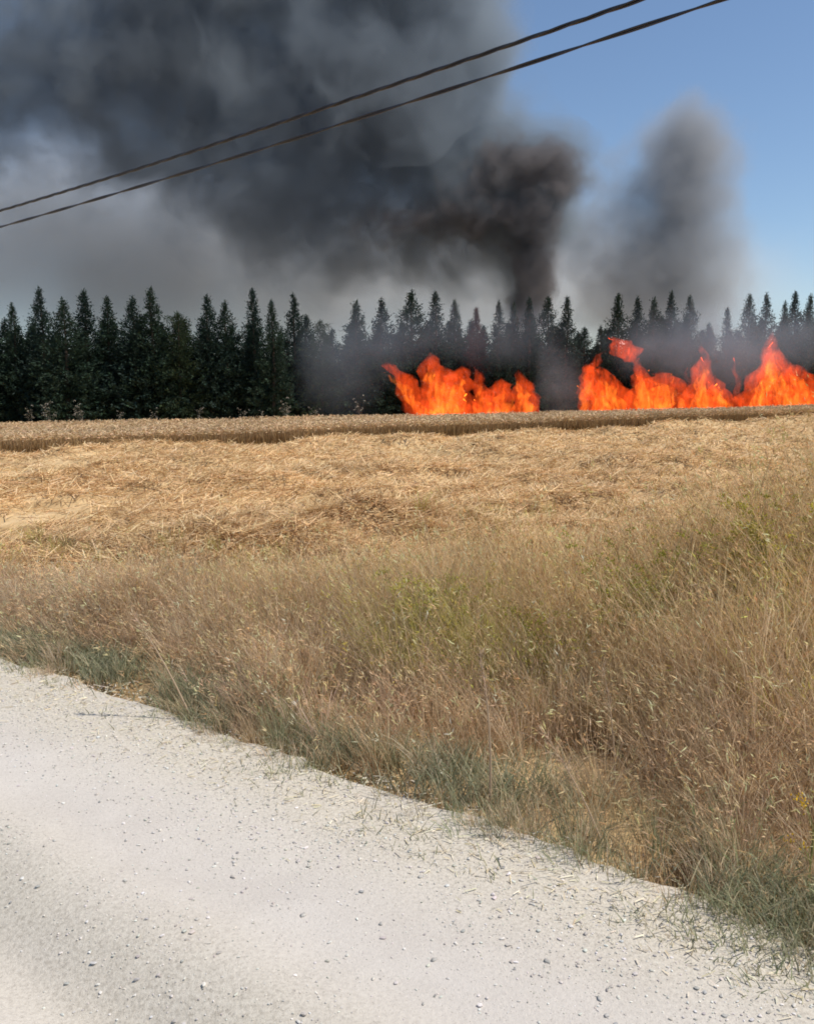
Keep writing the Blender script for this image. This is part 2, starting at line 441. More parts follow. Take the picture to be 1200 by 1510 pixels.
pr.append(spindles(tips - np.array([0, 0, .04]), np.stack([np.cos(az) * .7, np.sin(az) * .7, rng.uniform(-.1, .5, n)], 1), rng.uniform(.10, .18, n), rng.uniform(.012, .02, n), colt))
V, Fc, C = join(pr)
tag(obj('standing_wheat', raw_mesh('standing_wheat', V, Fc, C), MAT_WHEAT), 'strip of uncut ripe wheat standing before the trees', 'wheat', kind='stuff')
print('wheat', n, len(Fc))

# ------------------------------------------------------------------ loose gravel and single stones
def rock_verts(seed, sub=1):
    bm = bmesh.new(); bmesh.ops.create_icosphere(bm, subdivisions=sub, radius=1)
    rr = random.Random(seed)
    for v in bm.verts: v.co *= rr.uniform(.72, 1.15)
    V = np.array([v.co[:] for v in bm.verts]); Fc = np.array([[v.index for v in f.verts] for f in bm.faces]); bm.free()
    return V, Fc
m, nt, out = new_mat('limestone')
tc = nd(nt, 'ShaderNodeTexCoord'); at = nd(nt, 'ShaderNodeAttribute', attribute_name='Col')
n1 = noise(nt, 60, 4, .6, tc.outputs['Object']); rp = ramp(nt, [(.3, (.75, .75, .75)), (.7, (1.1, 1.1, 1.1))], n1.outputs[0])
cc = mixcol(nt, 1.0, at.outputs[0], rp.outputs[0], 'MULTIPLY')
d = nd(nt, 'ShaderNodeBsdfPrincipled'); d.inputs['Roughness'].default_value = .9
nt.links.new(cc, d.inputs['Base Color']); nt.links.new(d.outputs[0], out.inputs['Surface'])
MAT_STONE = m
N = 300000
s = rng.uniform(-4, 12, N); t = rng.uniform(-4.2, .25, N); X, Y = xy_np(s, t)
band = np.exp(-((t + .25) / .42) ** 2) * .95 + .10 + .55 * np.exp(-((t - RUTT - .25) / .25) ** 2) + .4 * np.exp(-((t - RUTT + .3) / .2) ** 2) + .05
keep = in_view(X, Y, .6) & (Y < 9) & (rng.random(N) < band * np.clip(fbm(X * 2.3, Y * 2.3, 3, 91) * 2.4 - .6, .05, 1))
s, t, X, Y = s[keep], t[keep], X[keep], Y[keep]; n = len(X)
bases = [rock_verts(k, 0 + 1) for k in range(5)]
sz = rng.gamma(1.3, .0014, n) + .0010; sz = np.minimum(sz, .010)
zz = road_h(s, t) + .012
pr = []
for k in range(5):
    ix = np.arange(n)[k::5]; bv, bf = bases[k]
    # coarse 20-face stones only: take subdivision 1 base
    ang = rng.uniform(0, 6.28, len(ix)); ca, sa = np.cos(ang), np.sin(ang)
    sc3 = sz[ix, None] * rng.uniform(.65, 1.25, (len(ix), 3)) * np.array([1.15, .9, .55])
    vv = bv[None] * sc3[:, None, :]
    vx = vv[..., 0] * ca[:, None] - vv[..., 1] * sa[:, None]; vy = vv[..., 0] * sa[:, None] + vv[..., 1] * ca[:, None]
    vv = np.stack([vx + X[ix, None], vy + Y[ix, None], vv[..., 2] + (zz[ix] + sz[ix] * .3)[:, None]], -1)
    cc = pal(len(ix), [(.56, .52, .46), (.64, .61, .56), (.46, .43, .38), (.36, .34, .31)], [.4, .34, .18, .08])
    pr.append((vv.reshape(-1, 3), (np.arange(len(ix))[:, None, None] * len(bv) + bf[None]).reshape(-1, 3), np.repeat(cc, len(bv), 0)))
V, Fc, C = join(pr)
tag(obj('gravel', raw_mesh('gravel', V, Fc, C), MAT_STONE), 'small loose limestone chips lying on the road', 'gravel', kind='stuff')
print('gravel', n, len(Fc))
stone_px = [(447, 1357, .017, 'grey lone stone on the smooth middle of the road'), (125, 1495, .015, 'stone at the rim of the shaded wheel rut'),
            (1165, 1372, .02, None), (1050, 1398, .02, None), (806, 1425, .016, None), (640, 1424, .015, None), (884, 1480, .016, None), (562, 1370, .014, None),
            (390, 1255, .015, None), (82, 1255, .013, None), (320, 1278, .013, None), (247, 1092, .016, None)]
for k, (px, py, rr, lb) in enumerate(stone_px):
    p = ground(px, py); bv, bf = rock_verts(100 + k, 2)
    bv = bv * np.array([1.2, .85, .5]) * rr * .62
    cc = np.tile(np.array([[.50, .47, .42]]) * random.uniform(.75, 1.2), (len(bv), 1))
    o = obj('stone', raw_mesh('stone', bv, bf, cc, True), MAT_STONE)
    sst = st(p); o.location = (p.x, p.y, float(road_h(np.array([sst[0]]), np.array([sst[1]]))[0]) + .012 + rr * .1)
    o.rotation_euler.z = random.uniform(0, 6)
    tag(o, lb or 'thumb sized pale limestone pebble lying loose on the road dust', 'stone', 'loose stones on the road')

# ------------------------------------------------------------------ single plants in the verge
def plant_mesh(stems, branch, height, spread, col_stem, col_head, head=.02, nh=9, seed=1):
    g = np.random.default_rng(seed)
    Ps, hs, azs, ls, ws, cs = [], [], [], [], [], []
    heads_p, heads_d, heads_l, heads_r = [], [], [], []
    for i in range(stems):
        a = g.uniform(0, 6.28); ln = g.uniform(.05, spread); hh = height * g.uniform(.7, 1.05)
        b0 = np.array([math.cos(a), math.sin(a), 0]) * g.uniform(0, .05)
        Ps.append(b0); hs.append(hh); azs.append(a); ls.append(ln); ws.append(.006)
        for q in range(branch):
            u = g.uniform(.35, .95); pb = b0 + np.array([math.cos(a), math.sin(a), 0]) * ln * hh * (.25 * u + .75 * u * u)
            pb[2] = hh * u * math.sqrt(max(1 - (ln * u) ** 2 * .5, .1))
            a2 = a + g.uniform(-2, 2); l2 = g.uniform(.3, .9); h2 = hh * g.uniform(.12, .3)
            Ps.append(pb); hs.append(h2); azs.append(a2); ls.append(l2); ws.append(.004)
            tip = pb + np.array([math.cos(a2) * l2 * h2, math.sin(a2) * l2 * h2, h2 * math.sqrt(max(1 - l2 * l2 * .5, .1))])
            for r in range(nh):
                heads_p.append(tip + g.normal(0, head * 1.1, 3) * np.array([1, 1, .6])); heads_d.append(g.normal(0, 1, 3) + np.array([0, 0, .8]))
                heads_l.append(g.uniform(.8, 1.5) * head); heads_r.append(g.uniform(.25, .4) * head)
    n = len(Ps)
    cst = np.tile(np.array([col_stem]), (n, 1)) * g.uniform(.8, 1.2, (n, 1))
    V, Fc, C, _ = blades(np.array(Ps), np.array(hs), np.array(azs), np.array(ls), np.array(ws), cst)
    stem = raw_mesh('stem', V, Fc, C)
    m_ = len(heads_p)
    ch = np.tile(np.array([col_head]), (m_, 1)) * g.uniform(.7, 1.25, (m_, 1))
    V, Fc, C = spindles(np.array(heads_p), np.array(heads_d), np.array(heads_l), np.array(heads_r), ch)
    return stem, raw_mesh('flower_head', V, Fc, C)
def plant(name, px, py, hgt, sp, cs, ch, label, cat, group=None, stems=8, branch=7, head=.02, nh=9, seed=1, top=None):
    p = ground(px, py)
    o = empty(name, (p.x, p.y, -.01), random.uniform(0, 6))
    a, b_ = plant_mesh(stems, branch, hgt, sp, cs, ch, head, nh, seed)
    obj('stem', a, MAT_DRY, o); tag(obj('flower_head', b_, MAT_DRY, o), kind='stuff')
    tag(o, label, cat, group)
YG = (.40, .37, .06); OS = (.25, .25, .09)
plant('yellow_weed', 1140, 1040, 1.02, .35, OS, (.62, .56, .12), 'tall yellow green flowering weed rising above the dry verge grass', 'plant', 'yellow weeds in the verge', 18, 14, .015, 14, 1)
plant('yellow_weed', 940, 1040, .86, .45, OS, (.50, .47, .11), 'olive bushy weed half hidden in brown verge grass', 'plant', 'yellow weeds in the verge', 16, 14, .014, 12, 2)
plant('yellow_weed', 640, 1010, .60, .55, OS, (.58, .55, .14), 'spreading pale yellow green weed by the lowest dip of the verge grass', 'plant', 'yellow weeds in the verge', 20, 12, .014, 12, 3)
plant('yellow_weed', 815, 1060, .55, .5, OS, (.50, .47, .10), 'low yellow green weed beside the olive bushy weed', 'plant', 'yellow weeds in the verge', 10, 10, .014, 10, 4)
plant('yellow_weed', 1185, 1330, .46, .4, (.3, .3, .12), (.80, .58, .05), 'small weed with bright yellow flowers close to the road edge', 'plant', 'yellow weeds in the verge', 4, 4, .009, 6, 5)
plant('yellow_weed', 585, 905, .5, .45, OS, (.56, .44, .13), 'dry ochre weed where the verge meets the straw field', 'plant', 'yellow weeds in the verge', 12, 9, .014, 9, 6)

def stalk(base_px, tip_px, label, w=.007, seed=0):
    """pale dead stalk: thin tapered tube with a feathery seed head; its distance is its foot's"""
    b0 = ground(*base_px); Yd = b0.y
    tp = at_y(tip_px[0], tip_px[1], Yd + .05)
    g = random.Random(seed)
    o = empty('dry_stalk', (b0.x, b0.y, 0))
    pts = []
    for k in range(7):
        u = k / 6; q = b0.lerp(tp, u) - b0; q.x += .02 * math.sin(u * 3) ; q.z = max(q.z, 0) ; pts.append(q)
    V = []; Fc = []
    for k, q in enumerate(pts):
        r = w * (1 - .65 * k / 6)
        for j in range(5):
            a = j * 2 * math.pi / 5; V.append((q.x + r * math.cos(a), q.y + r * math.sin(a), q.z))
    for k in range(6):
        for j in range(5): Fc.append((k * 5 + j, k * 5 + (j + 1) % 5, k * 5 + 5 + (j + 1) % 5, k * 5 + 5 + j))
    cc = np.tile([[.62, .50, .36]], (len(V), 1))
    obj('stem', raw_mesh('stem', np.array(V), np.array(Fc), cc), MAT_DRY, o)
    n = 60; pp = []; dd = []
    ax = (pts[-1] - pts[-3]).normalized()
    for k in range(n):
        u = g.uniform(0, 1); q = pts[-3].lerp(pts[-1], u) + Vector((g.gauss(0, .006), g.gauss(0, .006), 0)); pp.append(q[:])
        dd.append((ax + Vector((g.gauss(0, .5), g.gauss(0, .5), g.gauss(0, .3))))[:])
    V, Fc, C = spindles(np.array(pp), np.array(dd), rng.uniform(.025, .05, n), rng.uniform(.0015, .003, n), pal(n, [(.66, .53, .38), (.56, .43, .29)]))
    tag(obj('seed_head', raw_mesh('seed_head', V, Fc, C), MAT_DRY, o), kind='stuff')
    tag(o, label, 'stalk', 'pale dead stalks in the verge')
stalk((285, 1065), (196, 905), 'pale dead stalk leaning hard over the low mauve grass', seed=1)
stalk((722, 1190), (706, 960), 'straight upright pale dead stalk in the brown verge grass', seed=2)
stalk((905, 1190), (888, 985), 'slender upright dead stalk near the olive bushy weed', .005, seed=3)
stalk((890, 1250), (800, 1080), 'bent dead stalk arching towards the green road edge', .005, seed=4)

# ---- pale weeds along the far edge of the wheat ------------------------------------------
weed_var = [plant_mesh(4, 3, 1.5, .25, (.40, .37, .31), (.66, .63, .56), .04, 5, 300 + k) for k in range(3)]
for k, (px, hh) in enumerate([(45, .95), (72, 1.15), (78, .8), (118, 1.1), (125, .8), (178, .75), (228, .8), (296, .85), (358, .8), (420, 1.1), (424, .85), (462, .8), (530, 1.15), (385, .7)]):
    p = at_y(px, 640, 47.3); o = empty('thistle', (p.x, 47.3, 0), random.uniform(0, 6))
    a, b_ = weed_var[k % 3]
    obj('stem', a, MAT_DRY, o); tag(obj('flower_head', b_, MAT_DRY, o), kind='stuff'); o.scale = (hh,) * 3
    tag(o, 'pale dry thistle standing at the foot of the dark trees behind the wheat', 'plant', 'pale thistles behind the wheat')

# ------------------------------------------------------------------ conifers
m, nt, out = new_mat('conifer_bark')
tc = nd(nt, 'ShaderNodeTexCoord'); n1 = noise(nt, 8, 4, .6, tc.outputs['Object'])
rp = ramp(nt, [(.3, (.05, .035, .025)), (.7, (.12, .085, .06))], n1.outputs[0])
d = nd(nt, 'ShaderNodeBsdfPrincipled'); d.inputs['Roughness'].default_value = .95
nt.links.new(rp.outputs[0], d.inputs['Base Color']); nt.links.new(d.outputs[0], out.inputs['Surface'])
MAT_BARK = m
def conifer(seed, rad, tone, spire=.30, nb=560):
    """8 m tree: tapered trunk, tiers of boughs that sag and turn up, narrow spire on top"""
    g = np.random.default_rng(seed)
    H = 8.0
    V = []; Fc = []
    K = 9
    for k in range(K):
        u = k / (K - 1); r = .15 * (1 - u) ** .8 + .012; ox = .06 * math.sin(u * 5 + seed); oy = .05 * math.sin(u * 4 + seed * 2)
        for j in range(7):
            a = j * 2 * math.pi / 7; V.append((ox + r * math.cos(a), oy + r * math.sin(a), u * H * .98))
    for k in range(K - 1):
        for j in range(7): Fc.append((k * 7 + j, k * 7 + (j + 1) % 7, k * 7 + 7 + (j + 1) % 7, k * 7 + 7 + j))
    trunk = raw_mesh('trunk', np.array(V), np.array(Fc), None, True)
    P, D, Ln, Wd, Cc = [], [], [], [], []
    lumps = g.uniform(.6, 1.25, (18, 8))
    for i in range(nb):
        u = (i + g.random()) / nb
        u = u ** .92
        z = .25 + u * (H - .25)
        # profile: broad, then a narrow spire
        v = 1 - u
        prof = rad * min(1.0, .42 + .58 * (v - spire) / (.72 - spire)) * (1 if u > .05 else .8)
        if v < spire: prof = rad * .40 * (v / spire) ** 1.15 + .03
        a = g.uniform(0, 2 * math.pi)
        L = prof * lumps[int(u * 17.9), int(a / (2 * math.pi) * 7.99)] * g.uniform(.75, 1.12)
        droop = -.25 + .5 * u + g.normal(0, .1)
        m_ = max(3, int(6 + 16 * L))
        for q in range(m_):
            w = g.random() ** .6
            r = L * w
            pz = z + droop * r + .22 * r * w * w
            pp = np.array([r * math.cos(a), r * math.sin(a), pz]) + g.normal(0, .05 + .04 * w, 3)
            dv = np.array([math.cos(a), math.sin(a), droop + .45 * w]) + g.normal(0, .45, 3)
            P.append(pp); D.append(dv); Ln.append(g.uniform(.14, .32) * (.5 + .6 * v)); Wd.append(g.uniform(.03, .065) * (.6 + .5 * v))
            Cc.append(.75 + .5 * g.random())
    for q in range(26):                                  # leader
        P.append(np.array([g.normal(0, .03), g.normal(0, .03), H - g.uniform(-.15, .8)])); D.append(np.array([g.normal(0, .35), g.normal(0, .35), 1.0])); Ln.append(g.uniform(.12, .26)); Wd.append(.03); Cc.append(1.0)
    P = np.array(P); D = norm(np.array(D)); Ln = np.array(Ln); Wd = np.array(Wd); Cc = np.array(Cc); n = len(P)
    sd = norm(np.cross(D, g.normal(size=(n, 3)))); nrm = np.cross(D, sd)
    VV = np.zeros((n, 4, 3))
    VV[:, 0] = P; VV[:, 1] = P + D * (Ln * .45)[:, None] + sd * Wd[:, None] + nrm * (Wd * .4)[:, None]
    VV[:, 2] = P + D * (Ln * .45)[:, None] - sd * Wd[:, None] + nrm * (Wd * .4)[:, None]; VV[:, 3] = P + D * Ln[:, None]
    f = np.array([(0, 1, 2), (1, 3, 2)])
    Fc = (np.arange(n)[:, None, None] * 4 + f[None]).reshape(-1, 3)
    col = np.array(tone)[None] * Cc[:, None] * g.uniform(.9, 1.1, (n, 3))
    crown = raw_mesh('crown', VV.reshape(-1, 3), Fc, np.repeat(col, 4, 0))
    return trunk, crown
G1 = (.030, .052, .034); G2 = (.026, .046, .036); G3 = (.040, .060, .030)
VAR = [conifer(11, 1.75, G1, .30), conifer(12, 1.6, G2, .26), conifer(13, 1.9, G1, .33), conifer(14, 1.7, G2, .28), conifer(15, 2.0, G1, .24), conifer(16, 1.6, G2, .34)]
SCORCH = conifer(17, 1.5, (.085, .035, .028), .30)
BUSHY = conifer(18, 2.1, G3, .10)
for tr, cr in VAR + [SCORCH, BUSHY]:
    tr.materials.append(MAT_BARK); cr.materials.append(MAT_NEEDLE)
def tree_row_y(px): return 56.0 + 7.0 * px / 1200.0
def put_tree(px, py, Y, var, label, group, wid=1.0):
    p = at_y(px, py, Y); H = p.z
    o = empty('conifer_tree', (p.x, Y, -.03), random.uniform(0, 6.28))
    k = H / 8.0; o.scale = (k * wid, k * wid, k)
    obj('trunk', var[0], None, o); obj('crown', var[1], None, o)
    tag(o, label, 'tree', group)
ROW = 'conifers in the burning shelter belt'
front = [(-70, 440), (-30, 446), (18, 450), (58, 427), (92, 443), (123, 430), (158, 440), (195, 440), (222, 428), (305, 438), (332, 447), (372, 427), (400, 445), (433, 435),
         (525, 447), (562, 443), (607, 432), (642, 432), (670, 445), (735, 446), (757, 450), (780, 442), (808, 440), (836, 440), (911, 435), (940, 440), (964, 442), (990, 432),
         (1017, 438), (1072, 455), (1105, 437), (1130, 435), (1157, 447), (1172, 433), (1195, 437), (1232, 436), (1270, 442)]
ANCHOR = [(262, 'the bushy round topped tree'), (472, 'the low broad tree in the dip'), (702, 'the scorched reddish conifer'), (885, 'the short conifer at the belt gap'), (1045, 'the short conifer in the burnt gap')]
ORD = ['next to', 'second from', 'third from', 'fourth from', 'fifth from', 'sixth from', 'seventh from', 'eighth from', 'ninth from']
def lab(px):
    a = min(ANCHOR, key=lambda q: abs(q[0] - px))
    lo, hi = sorted((a[0], px)); k = sum(1 for q, _ in front if lo < q < hi)
    side = 'fires' if a[0] in (262, 472) else 'wheat'
    if a[0] in (262, 472): w = 'towards the fires' if px > a[0] else 'away from the fires'
    elif a[0] == 702: w = 'towards the blackest smoke' if px > a[0] else 'towards the unburnt trees'
    elif a[0] == 885: w = 'behind the wider fire' if px > a[0] else 'towards the blackest smoke'
    else: w = 'on the open sky side' if px > a[0] else 'below the smaller smoke column'
    return 'dark spire %s %s, %s' % (ORD[k], a[1], w)
for k, (px, py) in enumerate(front):
    put_tree(px, py, tree_row_y(px) + random.uniform(-1.2, 1.2), VAR[k % 6], lab(px), ROW, random.uniform(.82, 1.18) * (.9 if px > 720 else 1.05))
put_tree(702, 456, tree_row_y(702), SCORCH, 'scorched reddish brown conifer behind the smaller fire', ROW)
put_tree(262, 462, tree_row_y(262), BUSHY, 'bushy round topped green tree in the shelter belt between taller spires', ROW)
put_tree(472, 474, tree_row_y(472), BUSHY, 'low broad tree filling the dip in the shelter belt near the smaller fire', ROW, .9)
put_tree(885, 482, tree_row_y(885), VAR[1], 'short conifer at the open gap in the belt where the wider fire begins', ROW)
put_tree(1045, 478, tree_row_y(1045) + 1, VAR[4], 'short conifer in the burnt gap behind the wider fire', ROW)
# second row, seen through the gaps of the first
for rowk in (0, 1):
    px = -70 + 17 * rowk
    while px < 1275:
        gap = 1030 < px < 1100 or 855 < px < 880
        py = random.uniform(466, 488) + (14 if gap else 0) + 8 * rowk
        put_tree(px, py, tree_row_y(px) + 2.6 + 2.4 * rowk + random.uniform(-.5, .8), VAR[random.randrange(6)], 'lower conifer of the hidden rows, filling a gap behind the front trees' if rowk == 0 else 'lower conifer deep in the shelter belt, glimpsed between the front trees', 'inner rows of conifers', 1.3)
        px += random.uniform(32, 42)

# ------------------------------------------------------------------ overhead cables
m, nt, out = new_mat('cable_sheath')
tc = nd(nt, 'ShaderNodeTexCoord'); n1 = noise(nt, 3, 3, .5, tc.outputs['Object'])
rp = ramp(nt, [(.3, (.012, .012, .016)), (.7, (.03, .03, .035))], n1.outputs[0])
d = nd(nt, 'ShaderNodeBsdfPrincipled'); d.inputs['Roughness'].default_value = .38
nt.links.new(rp.outputs[0], d.inputs['Base Color']); nt.links.new(d.outputs[0], out.inputs['Surface'])
MAT_CABLE = m
def cable(pxs, t_off, label, strand_r, nstr, twist):
    """pixels give directions; the cable hangs in the vertical plane parallel to the road at offset t_off"""
    pts = []
    for px, py in pxs:
        v = ray(px, py); n3 = Vector((RN.x, RN.y, 0))
        kk = (t_off - (EYEV - R0).dot(n3)) / v.dot(n3); p = EYEV + v * kk
        pts.append(((p - R0).dot(RD), p.z))
    c = np.polyfit([a for a, _ in pts], [b for _, b in pts], 2)
    print('cable', [(round(a, 1), round(b, 2)) for a, b in pts], c)
    s0, s1 = -14.0, 46.0
    ns = 900
    ss = np.linspace(s0, s1, ns); zz = np.polyval(c, ss)
    X, Y = xy_np(ss, np.full(ns, t_off)); Pc = np.stack([X, Y, zz], 1)
    T_ = norm(np.gradient(Pc, axis=0)); A = norm(np.cross(T_, np.array([[0, 0, 1.0]]))); B = np.cross(A, T_)
    root = empty('overhead_cable', Pc[0]); org = Pc[0]
    for j in range(nstr):
        ph = ss * twist + j * 2 * math.pi / nstr
        rad = strand_r * (1.0 if nstr == 2 else 1.15)
        cen = Pc + A * (np.cos(ph) * rad)[:, None] + B * (np.sin(ph) * rad)[:, None] - org
        q = 6; V = np.zeros((ns, q, 3))
        for e in range(q):
            a = e * 2 * math.pi / q; V[:, e] = cen + (A * math.cos(a) + B * math.sin(a)) * strand_r
        i = np.arange(ns - 1)[:, None] * q; e = np.arange(q)[None]; e2 = (e + 1) % q
        Fc = np.stack([i + e, i + e2, i + q + e2, i + q + e], -1).reshape(-1, 4)
        obj('strand', raw_mesh('strand', V.reshape(-1, 3), Fc, None, True), MAT_CABLE, root)
    tag(root, label, 'cable', 'overhead cables along the road')
cable([(0, 311), (300, 218), (600, 118), (940, 1)], 3.4, 'thick twisted overhead cable, the upper of the two', .0080, 3, 7.0)
cable([(0, 335), (300, 246), (600, 152), (1060, 1)], 3.2, 'thin black overhead cable hanging below the twisted one', .0078, 2, 4.0)

# ------------------------------------------------------------------ smoke and fire (volumes in closed hulls)
def hull(name, ells, grow, mat, voxel, sub=2):
    """closed mesh round a set of ellipsoids (centre, radii)"""
    bm = bmesh.new()
    for c, r in ells:
        mt = Matrix.Translation(c) @ Matrix.Diagonal((r[0] * grow, r[1] * grow, r[2] * grow, 1))
        bmesh.ops.create_icosphere(bm, subdivisions=sub, radius=1, matrix=mt)
    me = bpy.data.meshes.new(name); bm.to_mesh(me); bm.free()
    o = bpy.data.objects.new(name, me); COL.objects.link(o)
    md = o.modifiers.new('r', 'REMESH'); md.mode = 'VOXEL'; md.voxel_size = voxel
    bpy.context.view_layer.update()
    ev = o.evaluated_get(bpy.context.evaluated_depsgraph_get())
    me2 = bpy.data.meshes.new_from_object(ev)
    o.modifiers.clear(); o.data = me2; bpy.data.meshes.remove(me); me2.name = name
    me2.materials.clear(); me2.materials.append(mat)
    return o
def vmath(nt, op, a, b=None):
    n = nd(nt, 'ShaderNodeVectorMath', operation=op)
    for i, v in enumerate((a, b)):
        if v is None: continue
        if hasattr(v, 'links'): nt.links.new(v, n.inputs[i])
        else: n.inputs[i].default_value = v
    return n
def fmath(nt, op, a, b=None, c=None, clamp=False):
    n = nd(nt, 'ShaderNodeMath', operation=op); n.use_clamp = clamp
    for i, v in enumerate((a, b, c)):
        if v is None: continue
        if hasattr(v, 'links'): nt.links.new(v, n.inputs[i])
        else: n.inputs[i].default_value = v
    return n.outputs[0]
def blob_field(nt, pos, blobs):
    acc = None
    for c, r, w in blobs:
        a = vmath(nt, 'SUBTRACT', pos, tuple(c)); b_ = vmath(nt, 'MULTIPLY', a.outputs[0], (1 / r[0], 1 / r[1], 1 / r[2]))
        q = vmath(nt, 'DOT_PRODUCT', b_.outputs[0], b_.outputs[0]).outputs['Value']
        e = fmath(nt, 'POWER', .37, q)
        acc = fmath(nt, 'MULTIPLY', e, w) if acc is None else fmath(nt, 'MULTIPLY_ADD', e, w, acc)
    return acc
def smoke_mat(name, blobs, dens, color, nscale, warp, thr=.22, contrast=1.6, aniso=.2, step=1.0, gain=1.0):
    m, nt, out = new_mat(name)
    tc = nd(nt, 'ShaderNodeTexCoord'); pos = tc.outputs['Object']
    n1 = noise(nt, nscale, 3, .55, pos)
    ctr = vmath(nt, 'SUBTRACT', n1.outputs['Color'], (.5, .5, .5))
    wv = vmath(nt, 'MULTIPLY', ctr.outputs[0], (warp, warp, warp))
    p2 = vmath(nt, 'ADD', pos, wv.outputs[0])
    f = blob_field(nt, p2.outputs[0], blobs)
    n2 = noise(nt, nscale * 2.3, 4, .6, p2.outputs[0])
    # billows: threshold the field by noise
    g = fmath(nt, 'MULTIPLY_ADD', n2.outputs[0], contrast, -.5 * contrast)
    g = fmath(nt, 'ADD', g, f); g = fmath(nt, 'SUBTRACT', g, thr)
    g = fmath(nt, 'MAXIMUM', g, 0.0)
    g = fmath(nt, 'MULTIPLY', g, fmath(nt, 'MINIMUM', fmath(nt, 'MULTIPLY', f, 3.0), 1.0))
    g = fmath(nt, 'MINIMUM', fmath(nt, 'MULTIPLY', g, gain), 1.3)
    g = fmath(nt, 'MULTIPLY', g, dens)
    v = nd(nt, 'ShaderNodeVolumePrincipled'); v.inputs['Color'].default_value = (*color, 1)
    v.inputs['Anisotropy'].default_value = aniso; v.inputs['Density'].default_value = 0
    nt.links.new(g, v.inputs['Density']); nt.links.new(v.outputs[0], out.inputs['Volume'])
    m.cycles.volume_step_rate = step
    return m
def pxblob(px, py, rx, ry, Y, ry_depth, w):
    c = at_y(px, py, Y); k = Y / F0
    return (c, (rx * k, ry_depth, ry * k), w)
def make_smoke(name, blobs, dens, color, nscale, warp, label, grow=1.75, voxel=2.0, **kw):
    m = smoke_mat(name, blobs, dens, color, nscale, warp, **kw)
    o = hull(name, [(c, r) for c, r, w in blobs], grow, m, voxel)
    tag(o, label, 'smoke', kind='stuff')
    return o
A = [pxblob(783, 430, 30, 90, 84, 4, 1.0), pxblob(795, 330, 50, 75, 85, 5, 1.1), pxblob(822, 248, 46, 36, 86, 5, 1.1),
     pxblob(735, 225, 60, 40, 87, 5, .8), pxblob(690, 300, 90, 70, 88, 7, .9), pxblob(600, 385, 190, 55, 92, 8, .62), pxblob(620, 180, 120, 95, 90, 9, 1.0),
     pxblob(600, 20, 105, 110, 92, 9, .95), pxblob(665, 90, 62, 90, 89, 7, .95), pxblob(640, -60, 70, 90, 90, 8, .8), pxblob(440, 190, 140, 120, 92, 9, .9), pxblob(400, 320, 120, 50, 94, 8, .58),
     pxblob(250, 70, 170, 120, 95, 9, .95), pxblob(240, 225, 110, 60, 96, 8, .45), pxblob(40, 110, 150, 170, 98, 9, .45),
     pxblob(-170, 60, 160, 220, 100, 9, .5), pxblob(400, -130, 280, 130, 95, 10, .9)]
plume = make_smoke('smoke_plume', A, .32, (.37, .43, .49), .10, 10.0, 'huge dark billowing smoke plume drifting away from the fires', thr=.24, contrast=1.9, step=1.1, gain=1.5)
SO = [pxblob(782, 440, 24, 70, 82, 3, 1.1), pxblob(788, 350, 30, 70, 82, 3, 1.1), pxblob(812, 262, 46, 34, 82, 3.5, 1.1), pxblob(745, 235, 50, 28, 82.5, 3.5, .8),
      pxblob(710, 310, 60, 50, 83, 4, .7), pxblob(600, 330, 90, 45, 84, 4, .45)]
soot = make_smoke('soot_column', SO, .85, (.26, .245, .25), .22, 5.0, 'brown black soot boiling straight up from the fire', voxel=1.0, thr=.3, contrast=2.0, step=.8, gain=1.6)
soot.parent = plume
del soot['category']
B = [pxblob(985, 440, 105, 75, 88, 5, .95), pxblob(1000, 320, 75, 85, 89, 5, .9), pxblob(1012, 235, 66, 62, 90, 4.5, 1.0), pxblob(1025, 190, 50, 34, 90, 4, .7), pxblob(865, 330, 60, 120, 90, 4, .50)]
make_smoke('smoke_column', B, .34, (.50, .52, .55), .13, 5.0, 'smaller grey smoke column rising apart from the main plume', thr=.2, contrast=1.4, gain=1.3)
Cc = [pxblob(60, 350, 330, 150, 112, 10, .75), pxblob(420, 410, 320, 110, 112, 10, .8), pxblob(850, 430, 260, 75, 112, 8, .85)]
make_smoke('smoke_haze', Cc, .15, (.86, .835, .80), .06, 8.0, 'pale grey smoke haze hanging low behind the treetops', thr=.05, contrast=.5)
D1 = [pxblob(500, 545, 60, 70, 53.5, 1.6, .8), pxblob(560, 500, 70, 45, 53.5, 1.5, .7), pxblob(670, 490, 100, 40, 53.8, 1.5, .7), pxblob(770, 500, 60, 45, 54, 1.5, .6)]
make_smoke('smoke_wisp', D1, .13, (.50, .57, .68), .3, 2.0, 'thin blue grey smoke drifting beside the smaller fire', voxel=.5, thr=.12, contrast=.8)
D2 = [pxblob(825, 560, 34, 60, 54, 1.2, .7), pxblob(1000, 510, 90, 50, 57, 1.5, .9), pxblob(1085, 510, 60, 60, 57.5, 1.5, .9), pxblob(1180, 500, 60, 40, 57.5, 1.5, .6)]
make_smoke('smoke_wisp', D2, .26, (.54, .60, .68), .3, 2.0, 'blue grey smoke rolling up from the wider fire', voxel=.5, thr=.12, contrast=.8)

